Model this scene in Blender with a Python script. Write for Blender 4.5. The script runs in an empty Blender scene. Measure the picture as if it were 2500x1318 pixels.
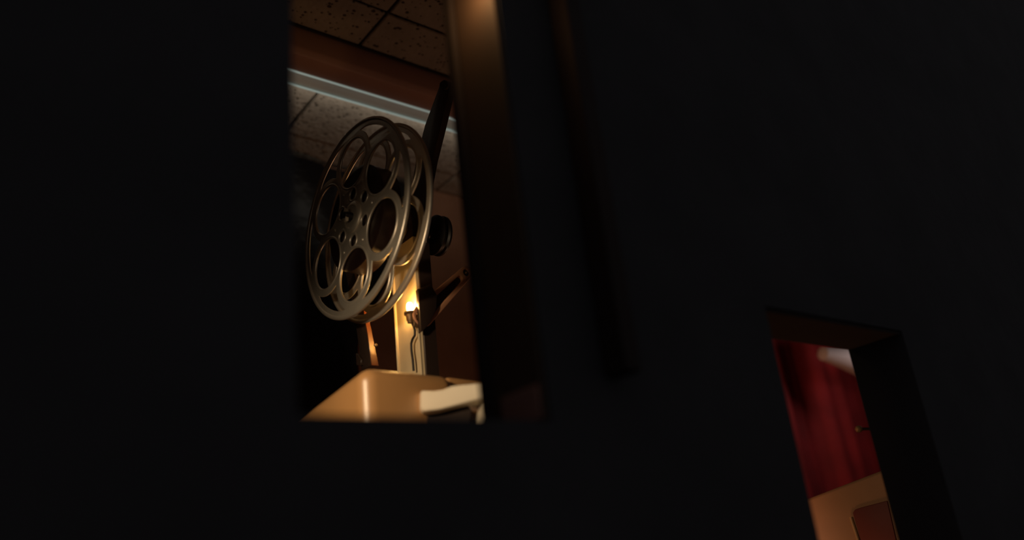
import bpy, bmesh, math, random
from mathutils import Vector, Matrix, Euler

random.seed(7)
S = bpy.context.scene
COL = S.collection
CAMZ = 1.30                      # eye height above the floor

# ------------------------------------------------------------------ camera
F = 1928.4                       # focal length in pixels of the 2500 px wide frame
def nrm(v): return Vector(v).normalized()
DZ = nrm((-600, -5160, F)); DX = nrm((2500, 430, F)); DY = DZ.cross(DX)   # room axes seen from the camera
def ray(u, v):
    r = Vector(((u-1250)/F, (v-659)/F, 1.0))
    return Vector((r.dot(DX), r.dot(DY), r.dot(DZ)))
cd = bpy.data.cameras.new('camera'); cam = bpy.data.objects.new('camera', cd); COL.objects.link(cam)
right = Vector((DX[0], DY[0], DZ[0])); up = -Vector((DX[1], DY[1], DZ[1])); back = -Vector((DX[2], DY[2], DZ[2]))
cam.matrix_world = Matrix(((right[0], up[0], back[0], 0), (right[1], up[1], back[1], 0), (right[2], up[2], back[2], CAMZ), (0, 0, 0, 1)))
cd.sensor_width = 36; cd.sensor_fit = 'HORIZONTAL'; cd.lens = 36*F/2500
cd.clip_start = .02; cd.clip_end = 60
cd.dof.use_dof = True; cd.dof.focus_distance = 1.55; cd.dof.aperture_fstop = cd.lens/1000/.0190
S.camera = cam

# ------------------------------------------------------------------ world, lights, exposure
w = bpy.data.worlds.new('world'); S.world = w; w.use_nodes = True
bg = w.node_tree.nodes['Background']; bg.inputs[0].default_value = (1, .97, 1.0, 1); bg.inputs[1].default_value = .075
def light(name, kind, loc, power, col, **k):
    l = bpy.data.lights.new(name, kind); l.energy = power; l.color = col
    for a, b in k.items(): setattr(l, a, b)
    o = bpy.data.objects.new(name, l); COL.objects.link(o); o.location = (loc[0], loc[1], loc[2]+CAMZ)
    return o
WARM = (1.0, .73, .45)
def aim(o, p): o.rotation_euler = (Vector((p[0], p[1], p[2]+CAMZ))-o.location).to_track_quat('-Z', 'Y').to_euler()
lw = light('booth_work_lamp', 'SPOT', (.07, .745, .39), 10.0, WARM, shadow_soft_size=.03, spot_size=math.radians(66), spot_blend=1.0)   # shaded lamp left of the projector
aim(lw, (.67, 1.01, .28))
light('booth_bounce_fill', 'POINT', (1.30, 1.25, -.75), 6.5, (1, .50, .27), shadow_soft_size=.06)      # unseen fill light added for warm bounce in the booth
light('port_head_lamp', 'POINT', (.440, .545, .602), .27, (1, .58, .24), shadow_soft_size=.02)  # small lamp at the head of the port
l2w = light('curtain_fill', 'SPOT', (.98, 1.50, .02), 8.0, (1, .40, .18), shadow_soft_size=.04, spot_size=math.radians(80), spot_blend=.6)  # unseen fill light added to brighten the red curtain and the housing
aim(l2w, (2.4, 1.35, .0))
S.view_settings.view_transform = 'Standard'; S.view_settings.look = 'None'
S.view_settings.exposure = 0; S.view_settings.gamma = 1; S.view_settings.use_curve_mapping = False

# ------------------------------------------------------------------ helpers
def onX(u, v, X): r = ray(u, v); return r*(X/r.x)
def onY(u, v, Y): r = ray(u, v); return r*(Y/r.y)
def onZ(u, v, Z): r = ray(u, v); return r*(Z/r.z)
OFF = Vector((0, 0, CAMZ))

def mat(name, col, rough=.6, metal=0, bump=0, bscale=60, var=.0, vscale=8, emit=None, estr=0, spec=.5, col2=None, coat=0, crough=.05):
    m = bpy.data.materials.new(name); m.use_nodes = True
    nt = m.node_tree; p = nt.nodes['Principled BSDF']
    p.inputs['Roughness'].default_value = rough; p.inputs['Metallic'].default_value = metal
    p.inputs['Specular IOR Level'].default_value = spec; p.inputs['Coat Weight'].default_value = coat; p.inputs['Coat Roughness'].default_value = crough
    tc = nt.nodes.new('ShaderNodeTexCoord')
    if var or col2:
        nz = nt.nodes.new('ShaderNodeTexNoise'); nz.inputs['Scale'].default_value = vscale; nz.inputs['Detail'].default_value = 5
        nt.links.new(tc.outputs['Object'], nz.inputs['Vector'])
        rp = nt.nodes.new('ShaderNodeValToRGB'); rp.color_ramp.elements[0].position = .35; rp.color_ramp.elements[1].position = .68
        c2 = col2 or tuple(c*(1-var) for c in col)
        rp.color_ramp.elements[0].color = (*c2, 1); rp.color_ramp.elements[1].color = (*col, 1)
        nt.links.new(nz.outputs['Fac'], rp.inputs['Fac']); nt.links.new(rp.outputs['Color'], p.inputs['Base Color'])
    else:
        p.inputs['Base Color'].default_value = (*col, 1)
    if bump:
        nb = nt.nodes.new('ShaderNodeTexNoise'); nb.inputs['Scale'].default_value = bscale; nb.inputs['Detail'].default_value = 4
        nt.links.new(tc.outputs['Object'], nb.inputs['Vector'])
        bp = nt.nodes.new('ShaderNodeBump'); bp.inputs['Strength'].default_value = bump; bp.inputs['Distance'].default_value = .01
        nt.links.new(nb.outputs['Fac'], bp.inputs['Height']); nt.links.new(bp.outputs['Normal'], p.inputs['Normal'])
    if emit:
        p.inputs['Emission Color'].default_value = (*emit, 1); p.inputs['Emission Strength'].default_value = estr
    return m

M = dict(
    black_wall=mat('black_wall_paint', (.045, .043, .046), .85, bump=.15, bscale=25, var=.15, spec=.1),
    lining=mat('brown_port_lining', (.055, .033, .022), .7, var=.2, spec=.2),
    trim=mat('dark_trim_wood', (.022, .011, .009), .7, var=.3, spec=.2),
    brown_wall=mat('brown_booth_wall', (.27, .135, .08), .8, bump=.2, bscale=40, var=.25, vscale=5, spec=.15),
    dark_wall=mat('dark_booth_wall', (.03, .022, .02), .9, var=.2, spec=.1),
    floor=mat('dark_floor', (.04, .035, .03), .7, var=.3),
    grid=mat('ceiling_void', (.03, .02, .015), .9),
    housing=mat('painted_light_housing', (.46, .27, .22), .55, var=.12, vscale=6),
    reflector=mat('white_reflector', (.62, .60, .56), .45, var=.06),
    tube=mat('fluorescent_tube', (.6, .7, .66), .3, emit=(.72, .90, .82), estr=.24),
    cream=mat('cream_enamel', (.54, .29, .115), .38, bump=.02, bscale=120, var=.06, vscale=14, coat=.75, crough=.34),
    tan=mat('tan_enamel', (.42, .22, .11), .4, var=.12, vscale=14),
    white=mat('ivory_enamel', (.80, .72, .58), .35, var=.05, vscale=14),
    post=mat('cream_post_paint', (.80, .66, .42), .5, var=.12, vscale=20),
    alu=mat('brushed_aluminium', (.80, .74, .64), .40, metal=.72, var=.12, vscale=30, bump=.03, bscale=200),
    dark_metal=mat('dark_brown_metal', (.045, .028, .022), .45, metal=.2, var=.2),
    black=mat('black_bakelite', (.012, .010, .010), .4),
    amber=mat('amber_lit_face', (.20, .055, .018), .28, var=.2, vscale=25, coat=.5),
    arm=mat('tan_arm_paint', (.55, .27, .15), .5, var=.15, vscale=20),
    socket=mat('brass_socket', (.22, .13, .06), .45, metal=.4, var=.3, vscale=60),
    bulb=mat('lit_bulb_glass', (1, .8, .5), .3, emit=(1, .53, .15), estr=210),
    cord=mat('black_cord', (.02, .014, .012), .5),
    plastic=mat('black_plastic_sheet', (.005, .004, .005), .33, bump=.6, bscale=14, spec=.25),
    red=mat('red_curtain_cloth', (.46, .022, .026), .8, var=.35, vscale=7, bump=.15, bscale=90),
    shade=mat('pale_lamp_shade', (.82, .70, .70), .6, var=.05),
    film=mat('dark_wound_film', (.020, .009, .007), .35, var=.3, vscale=40),
    slot=mat('dark_red_slot', (.16, .03, .022), .6),
    brass=mat('dull_brass', (.55, .36, .18), .4, metal=.6),
)
# speckled acoustic tile
def tile_material():
    m = bpy.data.materials.new('speckled_acoustic_tile'); m.use_nodes = True; nt = m.node_tree; p = nt.nodes['Principled BSDF']
    p.inputs['Roughness'].default_value = .9; p.inputs['Specular IOR Level'].default_value = .1
    g = nt.nodes.new('ShaderNodeNewGeometry')
    v = nt.nodes.new('ShaderNodeTexVoronoi'); v.inputs['Scale'].default_value = 68; v.inputs['Randomness'].default_value = 1
    n = nt.nodes.new('ShaderNodeTexNoise'); n.inputs['Scale'].default_value = 38; n.inputs['Detail'].default_value = 3
    n2 = nt.nodes.new('ShaderNodeTexNoise'); n2.inputs['Scale'].default_value = 9; n2.inputs['Detail'].default_value = 3
    for x in (v, n, n2): nt.links.new(g.outputs['Position'], x.inputs['Vector'])
    a = nt.nodes.new('ShaderNodeMath'); a.operation = 'MULTIPLY_ADD'; a.inputs[1].default_value = -1.0; a.inputs[2].default_value = .62
    nt.links.new(n.outputs['Fac'], a.inputs[0])
    b = nt.nodes.new('ShaderNodeMath'); b.operation = 'ADD'; nt.links.new(a.outputs[0], b.inputs[0]); nt.links.new(v.outputs['Distance'], b.inputs[1])
    r = nt.nodes.new('ShaderNodeValToRGB'); e = r.color_ramp.elements
    e[0].position = .27; e[0].color = (.09, .07, .055, 1); e[1].position = .37; e[1].color = (.40, .35, .29, 1)
    nt.links.new(b.outputs[0], r.inputs['Fac'])
    mx = nt.nodes.new('ShaderNodeMixRGB'); mx.blend_type = 'MULTIPLY'; mx.inputs[0].default_value = .45
    nt.links.new(r.outputs['Color'], mx.inputs[1]); nt.links.new(n2.outputs['Fac'], mx.inputs[2])
    nt.links.new(mx.outputs['Color'], p.inputs['Base Color'])
    bp = nt.nodes.new('ShaderNodeBump'); bp.inputs['Strength'].default_value = .5; bp.inputs['Distance'].default_value = .004
    nt.links.new(b.outputs[0], bp.inputs['Height']); nt.links.new(bp.outputs['Normal'], p.inputs['Normal'])
    return m
M['tile'] = tile_material()

def finish(name, bm, m, parent=None, smooth=True, angle=38):
    bmesh.ops.recalc_face_normals(bm, faces=bm.faces[:])
    me = bpy.data.meshes.new(name); bm.to_mesh(me); bm.free()
    me.materials.append(M[m] if isinstance(m, str) else m)
    if smooth:
        me.polygons.foreach_set('use_smooth', [True]*len(me.polygons))
        try: me.set_sharp_from_angle(angle=math.radians(angle))
        except Exception: pass
    o = bpy.data.objects.new(name, me); COL.objects.link(o)
    if parent:
        o.parent = parent; o.matrix_parent_inverse = parent.matrix_basis.inverted()
    return o
def tag(o, label, cat, group=None):
    o['label'] = label; o['category'] = cat
    if group: o['group'] = group
    return o
def thing(name, loc, label, cat, group=None):
    o = bpy.data.objects.new(name, None); COL.objects.link(o); o.empty_display_size = .05
    o.location = Vector(loc)+OFF
    return tag(o, label, cat, group)
def struct(o, label=None):
    o['kind'] = 'structure'
    if label: o['label'] = label
    return o
def box(bm, x0, x1, y0, y1, z0, z1, bev=0, seg=2):
    vs = [bm.verts.new(Vector((x, y, z))+OFF) for x in (x0, x1) for y in (y0, y1) for z in (z0, z1)]
    fs = [bm.faces.new([vs[i] for i in q]) for q in ((0, 1, 3, 2), (4, 6, 7, 5), (0, 4, 5, 1), (2, 3, 7, 6), (0, 2, 6, 4), (1, 5, 7, 3))]
    if bev:
        es = list({e for f in fs for e in f.edges})
        bmesh.ops.bevel(bm, geom=es, offset=bev, segments=seg, profile=.5, affect='EDGES')
def prism(bm, front, off, bev=0, seg=3):
    """front: list of camera-relative 3-D points, extruded by off (vector or list of vectors)"""
    offs = off if isinstance(off, list) else [Vector(off)]*len(front)
    a = [bm.verts.new(Vector(p)+OFF) for p in front]; b = [bm.verts.new(Vector(p)+o+OFF) for p, o in zip(front, offs)]
    k = len(a)
    fs = [bm.faces.new(a), bm.faces.new(b[::-1])]+[bm.faces.new((a[i], b[i], b[(i+1) % k], a[(i+1) % k])) for i in range(k)]
    if bev:
        bmesh.ops.recalc_face_normals(bm, faces=fs)
        es = list({e for f in fs for e in f.edges})
        bmesh.ops.bevel(bm, geom=es, offset=bev, segments=seg, profile=.5, affect='EDGES', clamp_overlap=True)
def frame_from(d):
    d = Vector(d).normalized(); a = d.orthogonal().normalized(); return a, d.cross(a), d
def tube(bm, pts, r, seg=12, cap=True):
    pts = [Vector(p) for p in pts]; rs = r if isinstance(r, (list, tuple)) else [r]*len(pts)
    rings = []; a = None
    for i, p in enumerate(pts):
        d = (pts[min(i+1, len(pts)-1)]-pts[max(i-1, 0)]).normalized()
        if a is None: a = d.orthogonal().normalized()
        a = (a-d*a.dot(d)).normalized(); b = d.cross(a)
        rings.append([bm.verts.new(p+OFF+(a*math.cos(t)+b*math.sin(t))*rs[i]) for t in [2*math.pi*k/seg for k in range(seg)]])
    for q, s in zip(rings, rings[1:]):
        for k in range(seg): bm.faces.new((q[k], q[(k+1) % seg], s[(k+1) % seg], s[k]))
    if cap: bm.faces.new(rings[0][::-1]); bm.faces.new(rings[-1])
def lathe(bm, org, axis, prof, seg=32):
    """prof: list of (radius, distance along axis)"""
    a, b, d = frame_from(axis); org = Vector(org)
    rings = []
    for r, h in prof:
        r = max(r, 1e-4)
        rings.append([bm.verts.new(org+OFF+d*h+(a*math.cos(t)+b*math.sin(t))*r) for t in [2*math.pi*k/seg for k in range(seg)]])
    for q, s in zip(rings, rings[1:]):
        for k in range(seg): bm.faces.new((q[k], q[(k+1) % seg], s[(k+1) % seg], s[k]))
    bm.faces.new(rings[0][::-1]); bm.faces.new(rings[-1])
def torus(bm, org, ax, ay, R, r, seg=40, ms=8):
    """ring in the plane of ax, ay"""
    org = Vector(org); az = ax.cross(ay); rings = []
    for i in range(seg):
        t = 2*math.pi*i/seg; d = ax*math.cos(t)+ay*math.sin(t)
        rings.append([bm.verts.new(org+OFF+d*(R+r*math.cos(s))+az*(r*math.sin(s))) for s in [2*math.pi*k/ms for k in range(ms)]])
    for i in range(seg):
        q, s = rings[i], rings[(i+1) % seg]
        for k in range(ms): bm.faces.new((q[k], q[(k+1) % ms], s[(k+1) % ms], s[k]))
def plate(bm, loops, org, ax, ay, half, bev):
    """flat plate with holes: filled 2-D curve with thickness and rounded edges, put in the plane ax, ay at org"""
    cu = bpy.data.curves.new('tmp', 'CURVE'); cu.dimensions = '2D'; cu.fill_mode = 'BOTH'; cu.extrude = half; cu.bevel_depth = bev; cu.bevel_resolution = 2
    cu.offset = -bev
    for lp in loops:
        s = cu.splines.new('POLY'); s.points.add(len(lp)-1); s.use_cyclic_u = True
        for p, (x, y) in zip(s.points, lp): p.co = (x, y, 0, 1)
    ob = bpy.data.objects.new('tmp', cu); COL.objects.link(ob)
    dg = bpy.context.evaluated_depsgraph_get(); dg.update()
    me = bpy.data.meshes.new_from_object(ob.evaluated_get(dg))
    az = ax.cross(ay); o = Vector(org)+OFF
    T = Matrix(((ax[0], ay[0], az[0], o[0]), (ax[1], ay[1], az[1], o[1]), (ax[2], ay[2], az[2], o[2]), (0, 0, 0, 1)))
    me.transform(T); bm.from_mesh(me)
    bpy.data.objects.remove(ob); bpy.data.curves.remove(cu); bpy.data.meshes.remove(me)
    bmesh.ops.remove_doubles(bm, verts=bm.verts[:], dist=1e-5)
def circle2(cx, cy, r, n=48): return [(cx+r*math.cos(2*math.pi*k/n), cy+r*math.sin(2*math.pi*k/n)) for k in range(n)]
def BM(): return bmesh.new()

# ------------------------------------------------------------------ the setting
YN, YF = .53, .62                        # near and far face of the dark wall
PX0, PX1, PZ0, PZ1 = .2340, .4740, .1165, .80     # tall port
QX0, QX1, QZ0, QZ1 = .853, 1.205, -.34, .268      # second port
CH = 1.25                                # ceiling above the eye
FZ = -CAMZ
bm = BM()
XL, XR, ZT = -2.6, 5.6, 2.2
box(bm, XL, PX0, YN, YF, FZ, ZT)
box(bm, PX0, PX1, YN, YF, FZ, PZ0); box(bm, PX0, PX1, YN, YF, PZ1, ZT)
box(bm, PX1, QX0, YN, YF, FZ, ZT)
box(bm, QX0, QX1, YN, YF, FZ, QZ0); box(bm, QX0, QX1, YN, YF, QZ1, ZT)
box(bm, QX1, XR, YN, YF, FZ, ZT)
struct(finish('wall_front', bm, 'black_wall', smooth=False), 'black painted booth wall with a tall port and a low port')
BY = 1.648*CH
bm = BM(); box(bm, -.7, 5.0, BY, BY+.1, FZ, CH+.2); struct(finish('wall_back', bm, 'brown_wall', smooth=False), 'dim brown back wall of the booth')
bm = BM(); box(bm, -.8, -.7, YF, BY+.1, FZ, CH+.2); struct(finish('wall_left', bm, 'dark_wall', smooth=False), 'dark left end wall of the booth')
bm = BM(); box(bm, 5.0, 5.1, YF, BY+.1, FZ, CH+.2); struct(finish('wall_right', bm, 'dark_wall', smooth=False), 'dark right end wall of the booth')
bm = BM(); box(bm, XL, XR, -3.0, BY+.1, FZ-.1, FZ); struct(finish('floor', bm, 'floor', smooth=False), 'dark floor')
bm = BM(); box(bm, -.7, 5.0, YF, BY, CH+.018, CH+.2); ceil = struct(finish('ceiling', bm, 'grid', smooth=False), 'dark ceiling carrying speckled acoustic tiles')
# ceiling tiles, each a piece of its own
TS = .61; X0 = .656*CH; Y0 = 1.54*CH; GAP = .0035
for i in range(-3, 8):
    for j in range(-3, 1):
        x0 = max(X0+i*TS+GAP, -.69); x1 = min(X0+(i+1)*TS-GAP, 4.99)
        y0 = max(Y0+j*TS+GAP, YF+.005); y1 = min(Y0+(j+1)*TS-GAP, BY-.006)
        if x1-x0 < .03 or y1-y0 < .03: continue
        bm = BM(); box(bm, x0, x1, y0, y1, CH+(.003 if j == 0 else 0), CH+.017, bev=.003, seg=1)
        finish('ceiling_tile', bm, 'tile', ceil)
# linings of the ports
bm = BM(); box(bm, PX1-.006, PX1-.0005, YN+.002, YF-.018, PZ0+.001, PZ1-.001, bev=.001, seg=1)
struct(finish('trim_1', bm, 'lining'), 'brown lining board on the right reveal of the tall port')
bm = BM(); box(bm, PX1-.012, PX1-.0005, YF-.016, YF, PZ0+.001, PZ1-.001, bev=.002, seg=1)
struct(finish('trim_2', bm, 'dark_wall'), 'black stop strip at the inner edge of the tall port')
bm = BM(); box(bm, QX0+.001, QX1-.001, YN+.002, YF-.002, QZ1-.006, QZ1-.0005, bev=.001, seg=1)
struct(finish('trim_3', bm, 'dark_wall'), 'dark lining board under the head of the low port')
bm = BM(); box(bm, .548, .572, YN-.030, YN, .16, .95, bev=.002, seg=1)
struct(finish('trim_4', bm, 'trim'), 'dark vertical batten on the wall right of the tall port')

bm = BM(); box(bm, PX1-.009, PX1-.0062, YN+.004, YF-.030, PZ0+.003, PZ0+.034, bev=.001, seg=1)  # added panel, its lighter colour stands in for dim light on the reveal
struct(finish('trim_5', bm, mat('lit_patch_brown', (.22, .11, .088), .7, var=.2, spec=.2)), 'added red-brown panel standing in for dim light at the foot of the right reveal of the tall port')

# ------------------------------------------------------------------ fluorescent fixture on the ceiling
FX0, FX1 = .30, 1.75; FB = CH-.06
fx = thing('fluorescent_fixture', (.9, 1.53, CH), 'dim fluorescent ceiling fixture with two pale glowing strips above the film reel', 'ceiling light')
y_a = onZ(712, 172, FB).y; y_b = onZ(712, 206, FB).y
bm = BM(); prism(bm, [(FX0, 1.460, CH-.001), (FX0, 1.475, FB+.012), (FX0, 1.487, FB), (FX0, y_a-.004, FB), (FX0, y_a-.004, CH-.001)], (FX1-FX0, 0, 0), bev=.003, seg=2)
finish('housing', bm, 'housing', fx)
bm = BM(); box(bm, FX0+.01, FX1-.01, 1.452, 1.459, CH-.006, CH-.001); finish('shadow_strip', bm, 'black', fx, smooth=False)  # black strip standing in for the shadow line along the housing
bm = BM()                                   # shallow trough between the strips
prof = [(y_a-.003, FB+.004), (y_a+.012, FB+.013), ((y_a+y_b)/2, FB+.018), (y_b-.012, FB+.013), (y_b+.003, FB+.004)]
prism(bm, [(FX0, y, z) for y, z in prof]+[(FX0, y_b+.003, CH-.001), (FX0, y_a-.003, CH-.001)], (FX1-FX0, 0, 0))
finish('reflector', bm, 'reflector', fx, angle=60)
for y in (y_a, y_b):
    bm = BM(); tube(bm, [(FX0+.01, y, FB), (FX1-.01, y, FB)], .0024, 10); finish('tube', bm, 'tube', fx)
for x in (FX0, FX1):
    s = 1 if x == FX1 else -1
    bm = BM(); box(bm, min(x, x+s*.02), max(x, x+s*.02), 1.46, y_b+.006, FB-.004, CH-.001, bev=.003); finish('end_cap', bm, 'housing', fx)
l = light('tube_glow', 'AREA', (1.0, y_b+.020, FB+.006), .50, (1, .90, .76), shape='RECTANGLE', size=1.3, size_y=.012)
l.rotation_euler = Vector((0, .75, .62)).to_track_quat('-Z', 'Y').to_euler()
# keep the strip parallel to X
l.rotation_euler = Euler((math.radians(180-50), 0, 0))
l2 = light('trough_glow', 'AREA', (1.0, (y_a+y_b)/2, FB-.004), .008, (.92, .96, .86), shape='RECTANGLE', size=1.3, size_y=.010)
l2.rotation_euler = Euler((math.radians(180), 0, 0))

# ------------------------------------------------------------------ film reel
RC = Vector((.6184, 1.1502, .6090)); RN = Vector((.999, .034, -.034)).normalized(); RR = .185; RT = .043
ry = RN.cross(Vector((0, 0, 1))).normalized()          # in the reel plane, towards the wall with the port
if ry.y > 0: ry = -ry
rz = ry.cross(RN).normalized()
if rz.z < 0: rz = -rz
reel = thing('film_reel', RC-Vector((0, 0, .2)), 'large aluminium film reel with round cut-outs, mounted on the projector', 'film reel')
def tri_loop(k):
    th = math.radians(60*k); rho, c = .332, .6
    hx, hy = c*math.cos(math.radians(30)), c*math.sin(math.radians(30)); pts = []
    tip = hx+math.sqrt(rho*rho-hy*hy); ro = .918
    cphi = (c*c+ro*ro-rho*rho)/(2*c*ro); lim = 30-math.degrees(math.acos(cphi))-3.0
    a0 = math.atan2(0-hy, tip-hx)
    ex, ey = ro*math.cos(math.radians(lim)), ro*math.sin(math.radians(lim)); a1 = math.atan2(ey-hy, ex-hx)
    up_ = [(hx+rho*math.cos(a0+(a1-a0)*t), hy+rho*math.sin(a0+(a1-a0)*t)) for t in [i/8 for i in range(9)]]
    up_[0] = (tip+.012, 0.0)
    arc = [(ro*math.cos(math.radians(lim-2*lim*t)), ro*math.sin(math.radians(lim-2*lim*t))) for t in [i/8 for i in range(1, 8)]]
    low = [(x, -y) for x, y in up_[::-1]]
    lp = up_+arc+low[:-1]
    return [((x*math.cos(th)-y*math.sin(th))*RR, (x*math.sin(th)+y*math.cos(th))*RR) for x, y in lp]
def flange(name, org):
    bm = BM(); loops = [circle2(0, 0, RR*.985, 96)]
    big = [(.595*RR*math.cos(math.radians(30+60*k)), .595*RR*math.sin(math.radians(30+60*k))) for k in range(6)]
    small = [(.248*RR*math.cos(math.radians(30+60*k)), .248*RR*math.sin(math.radians(30+60*k))) for k in range(6)]
    loops += [circle2(x, y, .268*RR, 48) for x, y in big]+[circle2(x, y, .066*RR, 24) for x, y in small]+[tri_loop(k) for k in range(6)]
    plate(bm, loops, org, ry, rz, .0004, .0010)
    def at2(x, y): return Vector(org)+ry*x+rz*y
    torus(bm, org, ry, rz, RR*.982, .0039, 128, 10)                      # rolled rim
    for x, y in big: torus(bm, at2(x, y), ry, rz, .268*RR, .0027, 56, 8)     # rolled edges of the cut-outs
    for x, y in small: torus(bm, at2(x, y), ry, rz, .070*RR, .0027, 28, 8)
    return finish(name, bm, 'alu', reel, angle=50)
flange('flange', RC); flange('flange', RC+RN*RT)
bm = BM(); lathe(bm, RC, RN, [(.032, .0005), (.032, RT-.0005)], 48); finish('core', bm, 'dark_metal', reel)
bm = BM(); prof = [(.033, .0030)]
for k in range(14):                                     # wound film, edges a little uneven
    prof.append((.035+k*.0047, .0030+(.0006 if k % 2 else 0)))
prof += [(.0985, .0045), (.0985, RT-.0045), (.033, RT-.003)]
lathe(bm, RC, RN, prof, 72); finish('film_roll', bm, 'film', reel, angle=25)
bm = BM(); lathe(bm, RC, -RN, [(.0295, 0), (.0295, .003), (.027, .0055), (.022, .0062), (.0205, .0045), (.014, .004)], 48); hub = finish('hub_boss', bm, 'alu', reel)
bm = BM(); lathe(bm, RC-RN*.003, -RN, [(.0075, 0), (.0075, .013), (.006, .0155), (.002, .016)], 20)
spc = finish('spindle_tip', bm, 'black', reel)
bm = BM(); q = RC-RN*.012
prism(bm, [q+ry*a+rz*b for a, b in ((-.004, -.012), (.004, -.012), (.006, .002), (.003, .013), (-.003, .013), (-.006, .002))], -RN*.006, bev=.0012, seg=2)
lt = finish('spindle_latch', bm, 'alu', reel)
for k in range(6):
    a = math.radians(60*k)
    bm = BM(); lathe(bm, RC+ry*(.355*RR*math.cos(a))+rz*(.355*RR*math.sin(a)), -RN, [(.0030, 0), (.0030, .0016), (.0018, .0030), (.0004, .0033)], 12)
    finish('rivet', bm, 'alu', reel)

# ------------------------------------------------------------------ projector
proj = thing('film_projector', (.63, 1.06, -1.3), 'cream enamel film projector with a lit upright post, below the film reel', 'film projector')
c0 = ray(885, 886)*1.10
cl = onX(738, 1001, c0.x); cl2 = c0+(cl-c0)*1.9           # top edge of the left side, falling away
cr = onY(1114, 911, c0.y)
br = Vector((cr.x, cl2.y, cl2.z-.01))
bm = BM(); prism(bm, [c0, cr, br, cl2], [Vector((0, 0, -p.z-.35)) for p in (c0, cr, br, cl2)], bev=.023, seg=8)
body = finish('body', bm, 'cream', proj, angle=60)
# lower block to the right, set back behind the rounded end of the body
r0 = onY(1090, 917, c0.y+.022); r1 = onY(1203, 931, c0.y+.022)
bm = BM(); pts = [r0, r1, r1+Vector((0, .16, -.01)), r0+Vector((0, .16, -.01))]
prism(bm, pts, [Vector((0, 0, -p.z-.33)) for p in pts], bev=.008, seg=4); finish('gear_box', bm, 'cream', proj, angle=60)
# side cover, turned towards the left
def cov(u, v): return onY(u, v, c0.y-.012-.115*(u-1027)/172)
outline = [(1028, 952), (1060, 953), (1082, 950), (1104, 941), (1128, 938), (1190, 932), (1198, 940), (1200, 972), (1166, 975), (1110, 990), (1075, 999), (1034, 1004), (1027, 996)]
bm = BM(); prism(bm, [cov(*p) for p in outline], Vector((.035, .075, 0)), bev=.0055, seg=4); finish('side_cover', bm, 'white', proj, angle=50)
bm = BM(); prism(bm, [cov(u, v)+Vector((.001, .004, 0)) for u, v in ((1176, 981), (1202, 977), (1209, 1030), (1204, 1066), (1150, 1072), (1170, 1020))], Vector((.03, .05, 0)), bev=.004, seg=3); finish('cover_bracket', bm, 'white', proj)
bm = BM(); prism(bm, [cov(u, v)+Vector((.01, .035, 0)) for u, v in ((1045, 1000), (1165, 973), (1176, 985), (1160, 1060), (1050, 1070))], Vector((.02, .05, 0)), bev=.004); finish('lens_housing', bm, 'dark_wall', proj)
# upright post: left face lit by the little bulb
PX = .72; pc = onX(1022, 780, PX); pl = onX(967, 780, PX); pr = onY(1058, 780, pc.y)
ptop = .578
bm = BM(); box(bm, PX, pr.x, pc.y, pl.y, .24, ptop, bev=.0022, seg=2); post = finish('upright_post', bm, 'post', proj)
bm = BM(); box(bm, PX+.006, pr.x+.002, pc.y-.0035, pc.y+.001, .27, ptop-.01, bev=.001, seg=1); finish('post_shade_plate', bm, 'dark_metal', post)  # dark plate standing in for shade on the face away from the bulb
bm = BM(); box(bm, PX-.004, PX+.001, pl.y-.0035, pl.y+.001, .245, ptop-.01, bev=.001, seg=1); finish('post_edge', bm, 'post', post)
bm = BM(); box(bm, PX-.003, PX+.001, pc.y-.001, pc.y+.003, .245, .452, bev=.001, seg=1); finish('post_edge', bm, 'post', post)
# spindle from the post to the reel
bm = BM(); s0 = RC+RN*(RT+.001); lathe(bm, s0, RN, [(.011, 0), (.011, .02), (.017, .022), (.017, (PX-s0.x)/RN.x+.012)], 24); finish('reel_spindle', bm, 'dark_metal', proj)
bm = BM(); box(bm, PX+.004, PX+.022, 1.125, 1.175, .55, .640, bev=.004, seg=2); finish('spindle_bracket', bm, 'dark_metal', proj)
# tall dark bar rising behind the reel
XB = .775
bar = [(1071, 213), (1073, 201), (1084, 194), (1095, 199), (1099, 211), (1078, 300), (1055, 392), (1040, 470), (1032, 590), (985, 600), (1002, 470), (1016, 385), (1037, 305)]
bm = BM(); prism(bm, [onX(u, v, XB) for u, v in bar], Vector((.014, 0, 0)), bev=.002, seg=2); up_bar = finish('upper_reel_arm', bm, 'dark_metal', proj)
bm = BM(); tube(bm, [onX(1084, 207, XB-.010), onX(1084, 207, XB)+Vector((.018, 0, 0))], .0085, 16); finish('pivot_bolt', bm, 'dark_metal', up_bar)
# round dark pulley behind the reel
pc2 = onX(1056, 573, .80)
bm = BM(); lathe(bm, pc2, (1, 0, 0), [(.012, -.006), (.012, 0), (.034, 0), (.040, .003), (.040, .006), (.036, .009), (.036, .013), (.040, .016), (.040, .020), (.02, .021)], 40)
pul = finish('drive_pulley', bm, 'black', proj)
bm = BM(); lathe(bm, pc2, (1, 0, 0), [(.010, -.012), (.010, 0)], 16); finish('pulley_hub', bm, 'dark_metal', pul)
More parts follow.
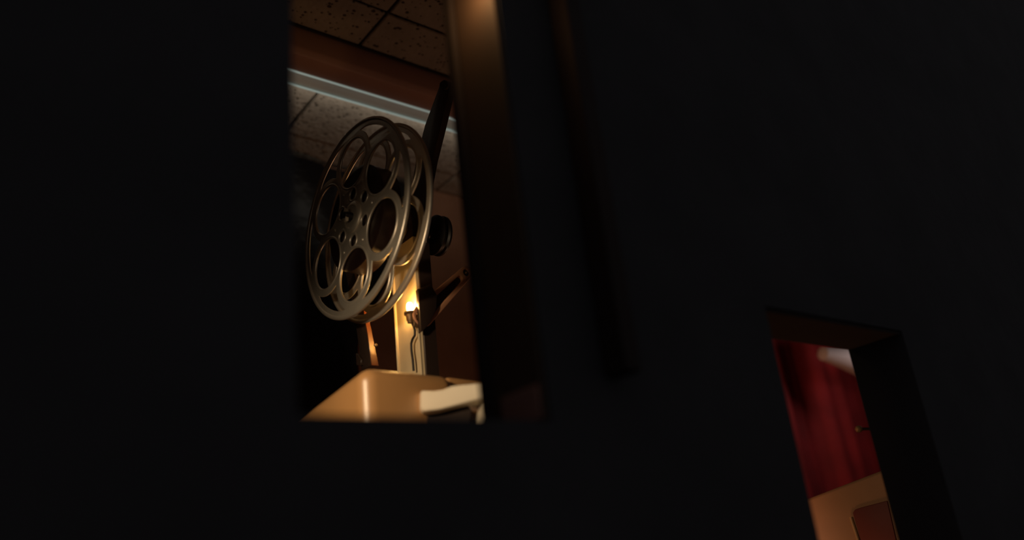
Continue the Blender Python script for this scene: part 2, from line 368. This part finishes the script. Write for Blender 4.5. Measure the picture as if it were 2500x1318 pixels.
# slotted swing arm on the right
YA = pc.y-.006
cA = onY(1136, 667, YA); cB = onY(1030, 772, YA)
ax = (cB-cA).normalized(); ay = Vector((0, -1, 0)).cross(ax).normalized(); L = (cB-cA).length
def stad(x0, x1, r0, r1, n=14):
    p = [(x0-r0*math.sin(math.pi*k/n), r0*math.cos(math.pi*k/n)) for k in range(n+1)]
    return p+[(x1+r1*math.sin(math.pi*k/n), -r1*math.cos(math.pi*k/n)) for k in range(n+1)]
bm = BM(); plate(bm, [stad(0, L, .0125, .0200), circle2(0, 0, .0070, 24), stad(.022, L+.005, .0060, .0105)], cA, ax, ay, .003, .0015)
sw = finish('slotted_arm', bm, 'arm', proj, angle=45)
bm = BM(); tube(bm, [cA+Vector((0, .006, 0)), cA+Vector((0, -.001, 0))], .0062, 16); finish('arm_bolt', bm, 'dark_metal', sw)
bm = BM(); tube(bm, [cA+Vector((0, -.0005, 0)), cA+Vector((0, -.004, 0))], .0018, 10); finish('bolt_tip', bm, 'brass', sw)
bm = BM(); prism(bm, [cA+ax*a+ay*b+Vector((0, .006, 0)) for a, b in ((.012, -.006), (L+.005, -.013), (L+.005, .013), (.012, .006))], Vector((0, .004, 0))); finish('arm_web', bm, 'dark_metal', sw)
bm = BM(); prism(bm, [onY(u, v, YA-.012) for u, v in ((1021, 705), (1052, 692), (1068, 720), (1066, 752), (1050, 790), (1028, 812))], Vector((0, .010, 0)), bev=.002, seg=2); finish('arm_pivot_block', bm, 'dark_metal', proj)
# film guide arm below the reel: shaded side coloured dark, lit face amber
GX = .665
ga = [(858, 640), (884, 745), (896, 815), (906, 892)]
def gpt(u, v, dx=0): return onX(u, v, GX)
bm = BM(); rows = []
for (u, v), wy in zip(ga, (.030, .034, .036, .036)):
    p = gpt(u, v); wx = {640: .006, 745: .008, 815: .010, 892: .0145}[v]
    rows.append([bm.verts.new(q+OFF) for q in (p, p+Vector((wx, 0, 0)), p+Vector((wx, wy, 0)), p+Vector((0, wy, 0)))])
for a, b in zip(rows, rows[1:]):
    for k in range(4): bm.faces.new((a[k], a[(k+1) % 4], b[(k+1) % 4], b[k]))
bm.faces.new(rows[0][::-1]); bm.faces.new(rows[-1])
bmesh.ops.recalc_face_normals(bm, faces=bm.faces[:])
bmesh.ops.bevel(bm, geom=[e for e in bm.edges if e.calc_face_angle(0) > .6], offset=.002, segments=2, profile=.5, affect='EDGES')
guide = finish('film_guide_arm', bm, 'dark_metal', proj)
bm = BM(); prism(bm, [gpt(u, v)+Vector((dx_, -.0015, 0)) for (u, v), dx_ in zip(ga[1:]+ga[:0:-1], (.0005, .0005, .0005, .0145, .010, .008))], Vector((0, .002, 0)), bev=.0005, seg=1); finish('guide_lit_face', bm, 'amber', guide)
p = gpt(911, 842); bm = BM(); lathe(bm, p+Vector((.0045, -.001, 0)), (0, -1, 0), [(.0028, -.002), (.0028, .0015), (.0015, .003), (.0003, .0034)], 12); finish('guide_glint_stud', bm, 'brass', guide)  # brass stud standing in for a highlight on the arm
p = onX(878, 873, .66); bm = BM(); prism(bm, [onX(u, v, .66) for u, v in ((868, 862), (874, 866), (882, 878), (880, 892), (870, 892))], Vector((.006, 0, 0)), bev=.001, seg=1); finish('small_bracket', bm, 'dark_metal', proj)
# little lamp in front of the post
LX = .704
bl = onX(1001, 760, LX)
lamp = finish('lamp_socket', (lambda b: (lathe(b, bl, (0, 0, -1), [(.0060, 0), (.0105, .0012), (.0108, .004), (.0078, .0065), (.0074, .016), (.0060, .0185), (.0055, .021)], 24), b)[1])(BM()), 'socket', proj)
bm = BM(); lathe(bm, bl+Vector((0, 0, .0005)), (0, 0, 1), [(.0046, -.001), (.0052, .002), (.0056, .008), (.0052, .012), (.0036, .0150), (.0012, .0160)], 24); finish('bulb', bm, 'bulb', lamp)
bm = BM(); q = onX(993, 767, LX)
prism(bm, [onX(u, v, LX-.003) for u, v in ((985, 769), (990, 764), (999, 762), (1003, 770), (997, 775), (990, 773))], Vector((.006, 0, 0)), bev=.0008, seg=1); finish('switch_tab', bm, 'socket', lamp)
bm = BM(); sk = bl-Vector((0, 0, .016)); box(bm, sk.x+.001, PX+.002, sk.y-.009, sk.y-.004, sk.z-.014, sk.z+.001, bev=.001, seg=1); finish('lamp_bracket', bm, 'socket', lamp)
bm = BM(); cpath = [onX(u, v, LX+.006) for u, v in ((1004, 786), (1010, 797), (1013, 806), (1013, 818), (1007, 828), (1004, 838), (1004.5, 855), (1008, 880), (1010, 905))]
cpath = [cpath[0]]+[(cpath[i]*.5+cpath[i+1]*.5) if k else cpath[i] for i in range(1, len(cpath)-1) for k in (0, 1)]+[cpath[-1]]
tube(bm, cpath, .0021, 10); finish('lamp_cord', bm, 'cord', lamp)
# pedestal that carries it
bm = BM(); lathe(bm, (.63, 1.10, -1.3), (0, 0, 1), [(.20, 0), (.20, .02), (.06, .05), (.045, .10), (.045, .90), (.09, .955)], 28); finish('pedestal', bm, 'dark_metal', proj)

# ------------------------------------------------------------------ black plastic sheet hanging at the back left
bm = BM(); NX, NZ = 90, 60; grid = []
rs = random.Random(3); e1 = onY(874, 850, BY-.045); e2 = onY(1040, 465, BY-.045)
ph = [(rs.uniform(8, 40), rs.uniform(2, 9), rs.uniform(0, 6.28), rs.uniform(.3, 1)) for _ in range(9)]
for i in range(NX+1):
    row = []
    for j in range(NZ+1):
        z = -1.25+j*(CH-.02+1.25)/NZ
        xr = e1.x+(e2.x-e1.x)*max(0, min(1, (z-e1.z)/(e2.z-e1.z))); x = -.60+i*(xr+.60)/NX
        d = sum(a*.0045*math.sin(fx_*x+fz*z+p) for fx_, fz, p, a in ph)
        row.append((x, BY-.045+d, z))
    grid.append(row)
vf = [[bm.verts.new(Vector(p)+OFF) for p in r] for r in grid]; vb = [[bm.verts.new(Vector((p[0], p[1]+.003, p[2]))+OFF) for p in r] for r in grid]
for i in range(NX):
    for j in range(NZ):
        bm.faces.new((vf[i][j], vf[i+1][j], vf[i+1][j+1], vf[i][j+1])); bm.faces.new((vb[i][j], vb[i][j+1], vb[i+1][j+1], vb[i+1][j]))
for i in range(NX):
    bm.faces.new((vf[i][0], vb[i][0], vb[i+1][0], vf[i+1][0])); bm.faces.new((vf[i][NZ], vf[i+1][NZ], vb[i+1][NZ], vb[i][NZ]))
for j in range(NZ):
    bm.faces.new((vf[0][j], vf[0][j+1], vb[0][j+1], vb[0][j])); bm.faces.new((vf[NX][j], vb[NX][j], vb[NX][j+1], vf[NX][j+1]))
tag(finish('plastic_sheet', bm, 'plastic', angle=80), 'glossy black sheet hanging in the dark left of the projector', 'sheet')

# ------------------------------------------------------------------ what shows through the low port: red curtain, lamp shade, second projector
bm = BM(); NX, NZ = 160, 10; CY = 1.80; vf = []; vb = []
for i in range(NX+1):
    x = 2.05+i*2.4/NX
    r0 = []; r1 = []
    for j in range(NZ+1):
        z = -1.28+j*2.35/NZ; k = 1-.25*j/NZ
        y = CY+.035*k*math.sin(x*17+.6*math.sin(x*5))+.012*math.sin(x*41+z)
        r0.append(bm.verts.new(Vector((x, y, z))+OFF)); r1.append(bm.verts.new(Vector((x, y+.004, z))+OFF))
    vf.append(r0); vb.append(r1)
for i in range(NX):
    for j in range(NZ):
        bm.faces.new((vf[i][j], vf[i+1][j], vf[i+1][j+1], vf[i][j+1])); bm.faces.new((vb[i][j], vb[i][j+1], vb[i+1][j+1], vb[i+1][j]))
for i in range(NX):
    bm.faces.new((vf[i][0], vb[i][0], vb[i+1][0], vf[i+1][0])); bm.faces.new((vf[i][NZ], vf[i+1][NZ], vb[i+1][NZ], vb[i][NZ]))
for j in range(NZ):
    bm.faces.new((vf[0][j], vf[0][j+1], vb[0][j+1], vb[0][j])); bm.faces.new((vf[NX][j], vb[NX][j], vb[NX][j+1], vf[NX][j+1]))
tag(finish('red_curtain', bm, 'red', angle=80), 'deep red curtain seen through the low port at right', 'curtain')

# pale lamp shade against the curtain
sh0 = onY(2004, 862, 1.55); sh1 = onY(2135, 888, 1.50)
wl = thing('wall_lamp', sh1, 'pale pinkish lamp shade lit by an added light at the top of the red curtain', 'lamp')
bm = BM(); dirv = (sh1-sh0); ln = dirv.length
lathe(bm, sh0, dirv, [(.012, 0), (.026, .01), (.040, ln*.35), (.062, ln*.75), (.080, ln), (.077, ln), (.058, ln*.75), (.036, ln*.35), (.02, .014)], 32)
finish('shade', bm, 'shade', wl)
bm = BM(); tube(bm, [sh1-dirv*.1, sh1+Vector((.20, 0, 0)), sh1+Vector((.45, 0, 0)), Vector((sh1.x+.50, CY+.05, sh1.z))], .008, 10); finish('lamp_arm', bm, 'brass', wl)
bm = BM(); lathe(bm, sh0+dirv*.72, dirv, [(.012, 0), (.018, .012), (.024, .03), (.02, .05), (.004, .06)], 20); finish('bulb', bm, mat('soft_white_bulb', (1, .95, .9), .4, emit=(1, .9, .85), estr=2.0), wl)
lg = sh1+Vector((-.02, -.22, -.02))
light('lamp_shade_fill', 'POINT', lg, 1.1, (1, .88, .84), shadow_soft_size=.04)  # unseen light added in front of the shade to brighten it

# second projector: only a slanted corner of its housing shows
p2 = thing('cream_cabinet', (1.78, .86, -1.3), 'cream slant-topped machine housing with a dark slot, at the bottom right', 'machine housing')
X2 = 1.60
a0 = onX(2107, 1165, X2); a1 = onX(1990, 1210, X2); d = a1-a0
n0 = a0-d*1.2; f0 = a0+d*2.6
bm = BM(); pts = [n0, f0, f0+Vector((.30, 0, 0)), n0+Vector((.30, 0, 0))]
prism(bm, pts, [Vector((0, 0, -p.z-.45)) for p in pts], bev=.006, seg=3); b2 = finish('body', bm, 'tan', p2)
bm = BM(); sl = [onX(u, v, X2-.004) for u, v in ((2081, 1252), (2086, 1244), (2100, 1239), (2165, 1222), (2190, 1330), (2103, 1330), (2092, 1290))]
prism(bm, sl, Vector((.012, 0, 0)), bev=.002, seg=2); so = finish('slot_panel', bm, 'slot', b2)
bm = BM(); tube(bm, [onX(u, v, X2-.004) for u, v in ((2077, 1262), (2080, 1272), (2088, 1296), (2099, 1330))], .0032, 10); finish('slot_edge', bm, 'cream', b2)
bm = BM(); lathe(bm, (1.75, .90, -1.3), (0, 0, 1), [(.18, 0), (.18, .02), (.06, .05), (.05, .10), (.05, .80), (.09, .86)], 28); finish('pedestal', bm, 'dark_metal', p2)
# small brass knob catching light in front of the curtain
kp = onX(2094, 1047, 1.72)
bm = BM(); tube(bm, [kp, kp+Vector((.05, -.06, -.01)), Vector((kp.x+.07, kp.y-.07, .06))], [.0035, .004, .004], 10); lev = finish('lever', bm, 'dark_metal', p2)
bm = BM(); lathe(bm, kp-Vector((.004, -.004, 0)), (1, -1, -.1), [(.002, 0), (.0065, .003), (.008, .008), (.006, .013), (.003, .016)], 16); finish('lever_knob', bm, 'brass', lev)
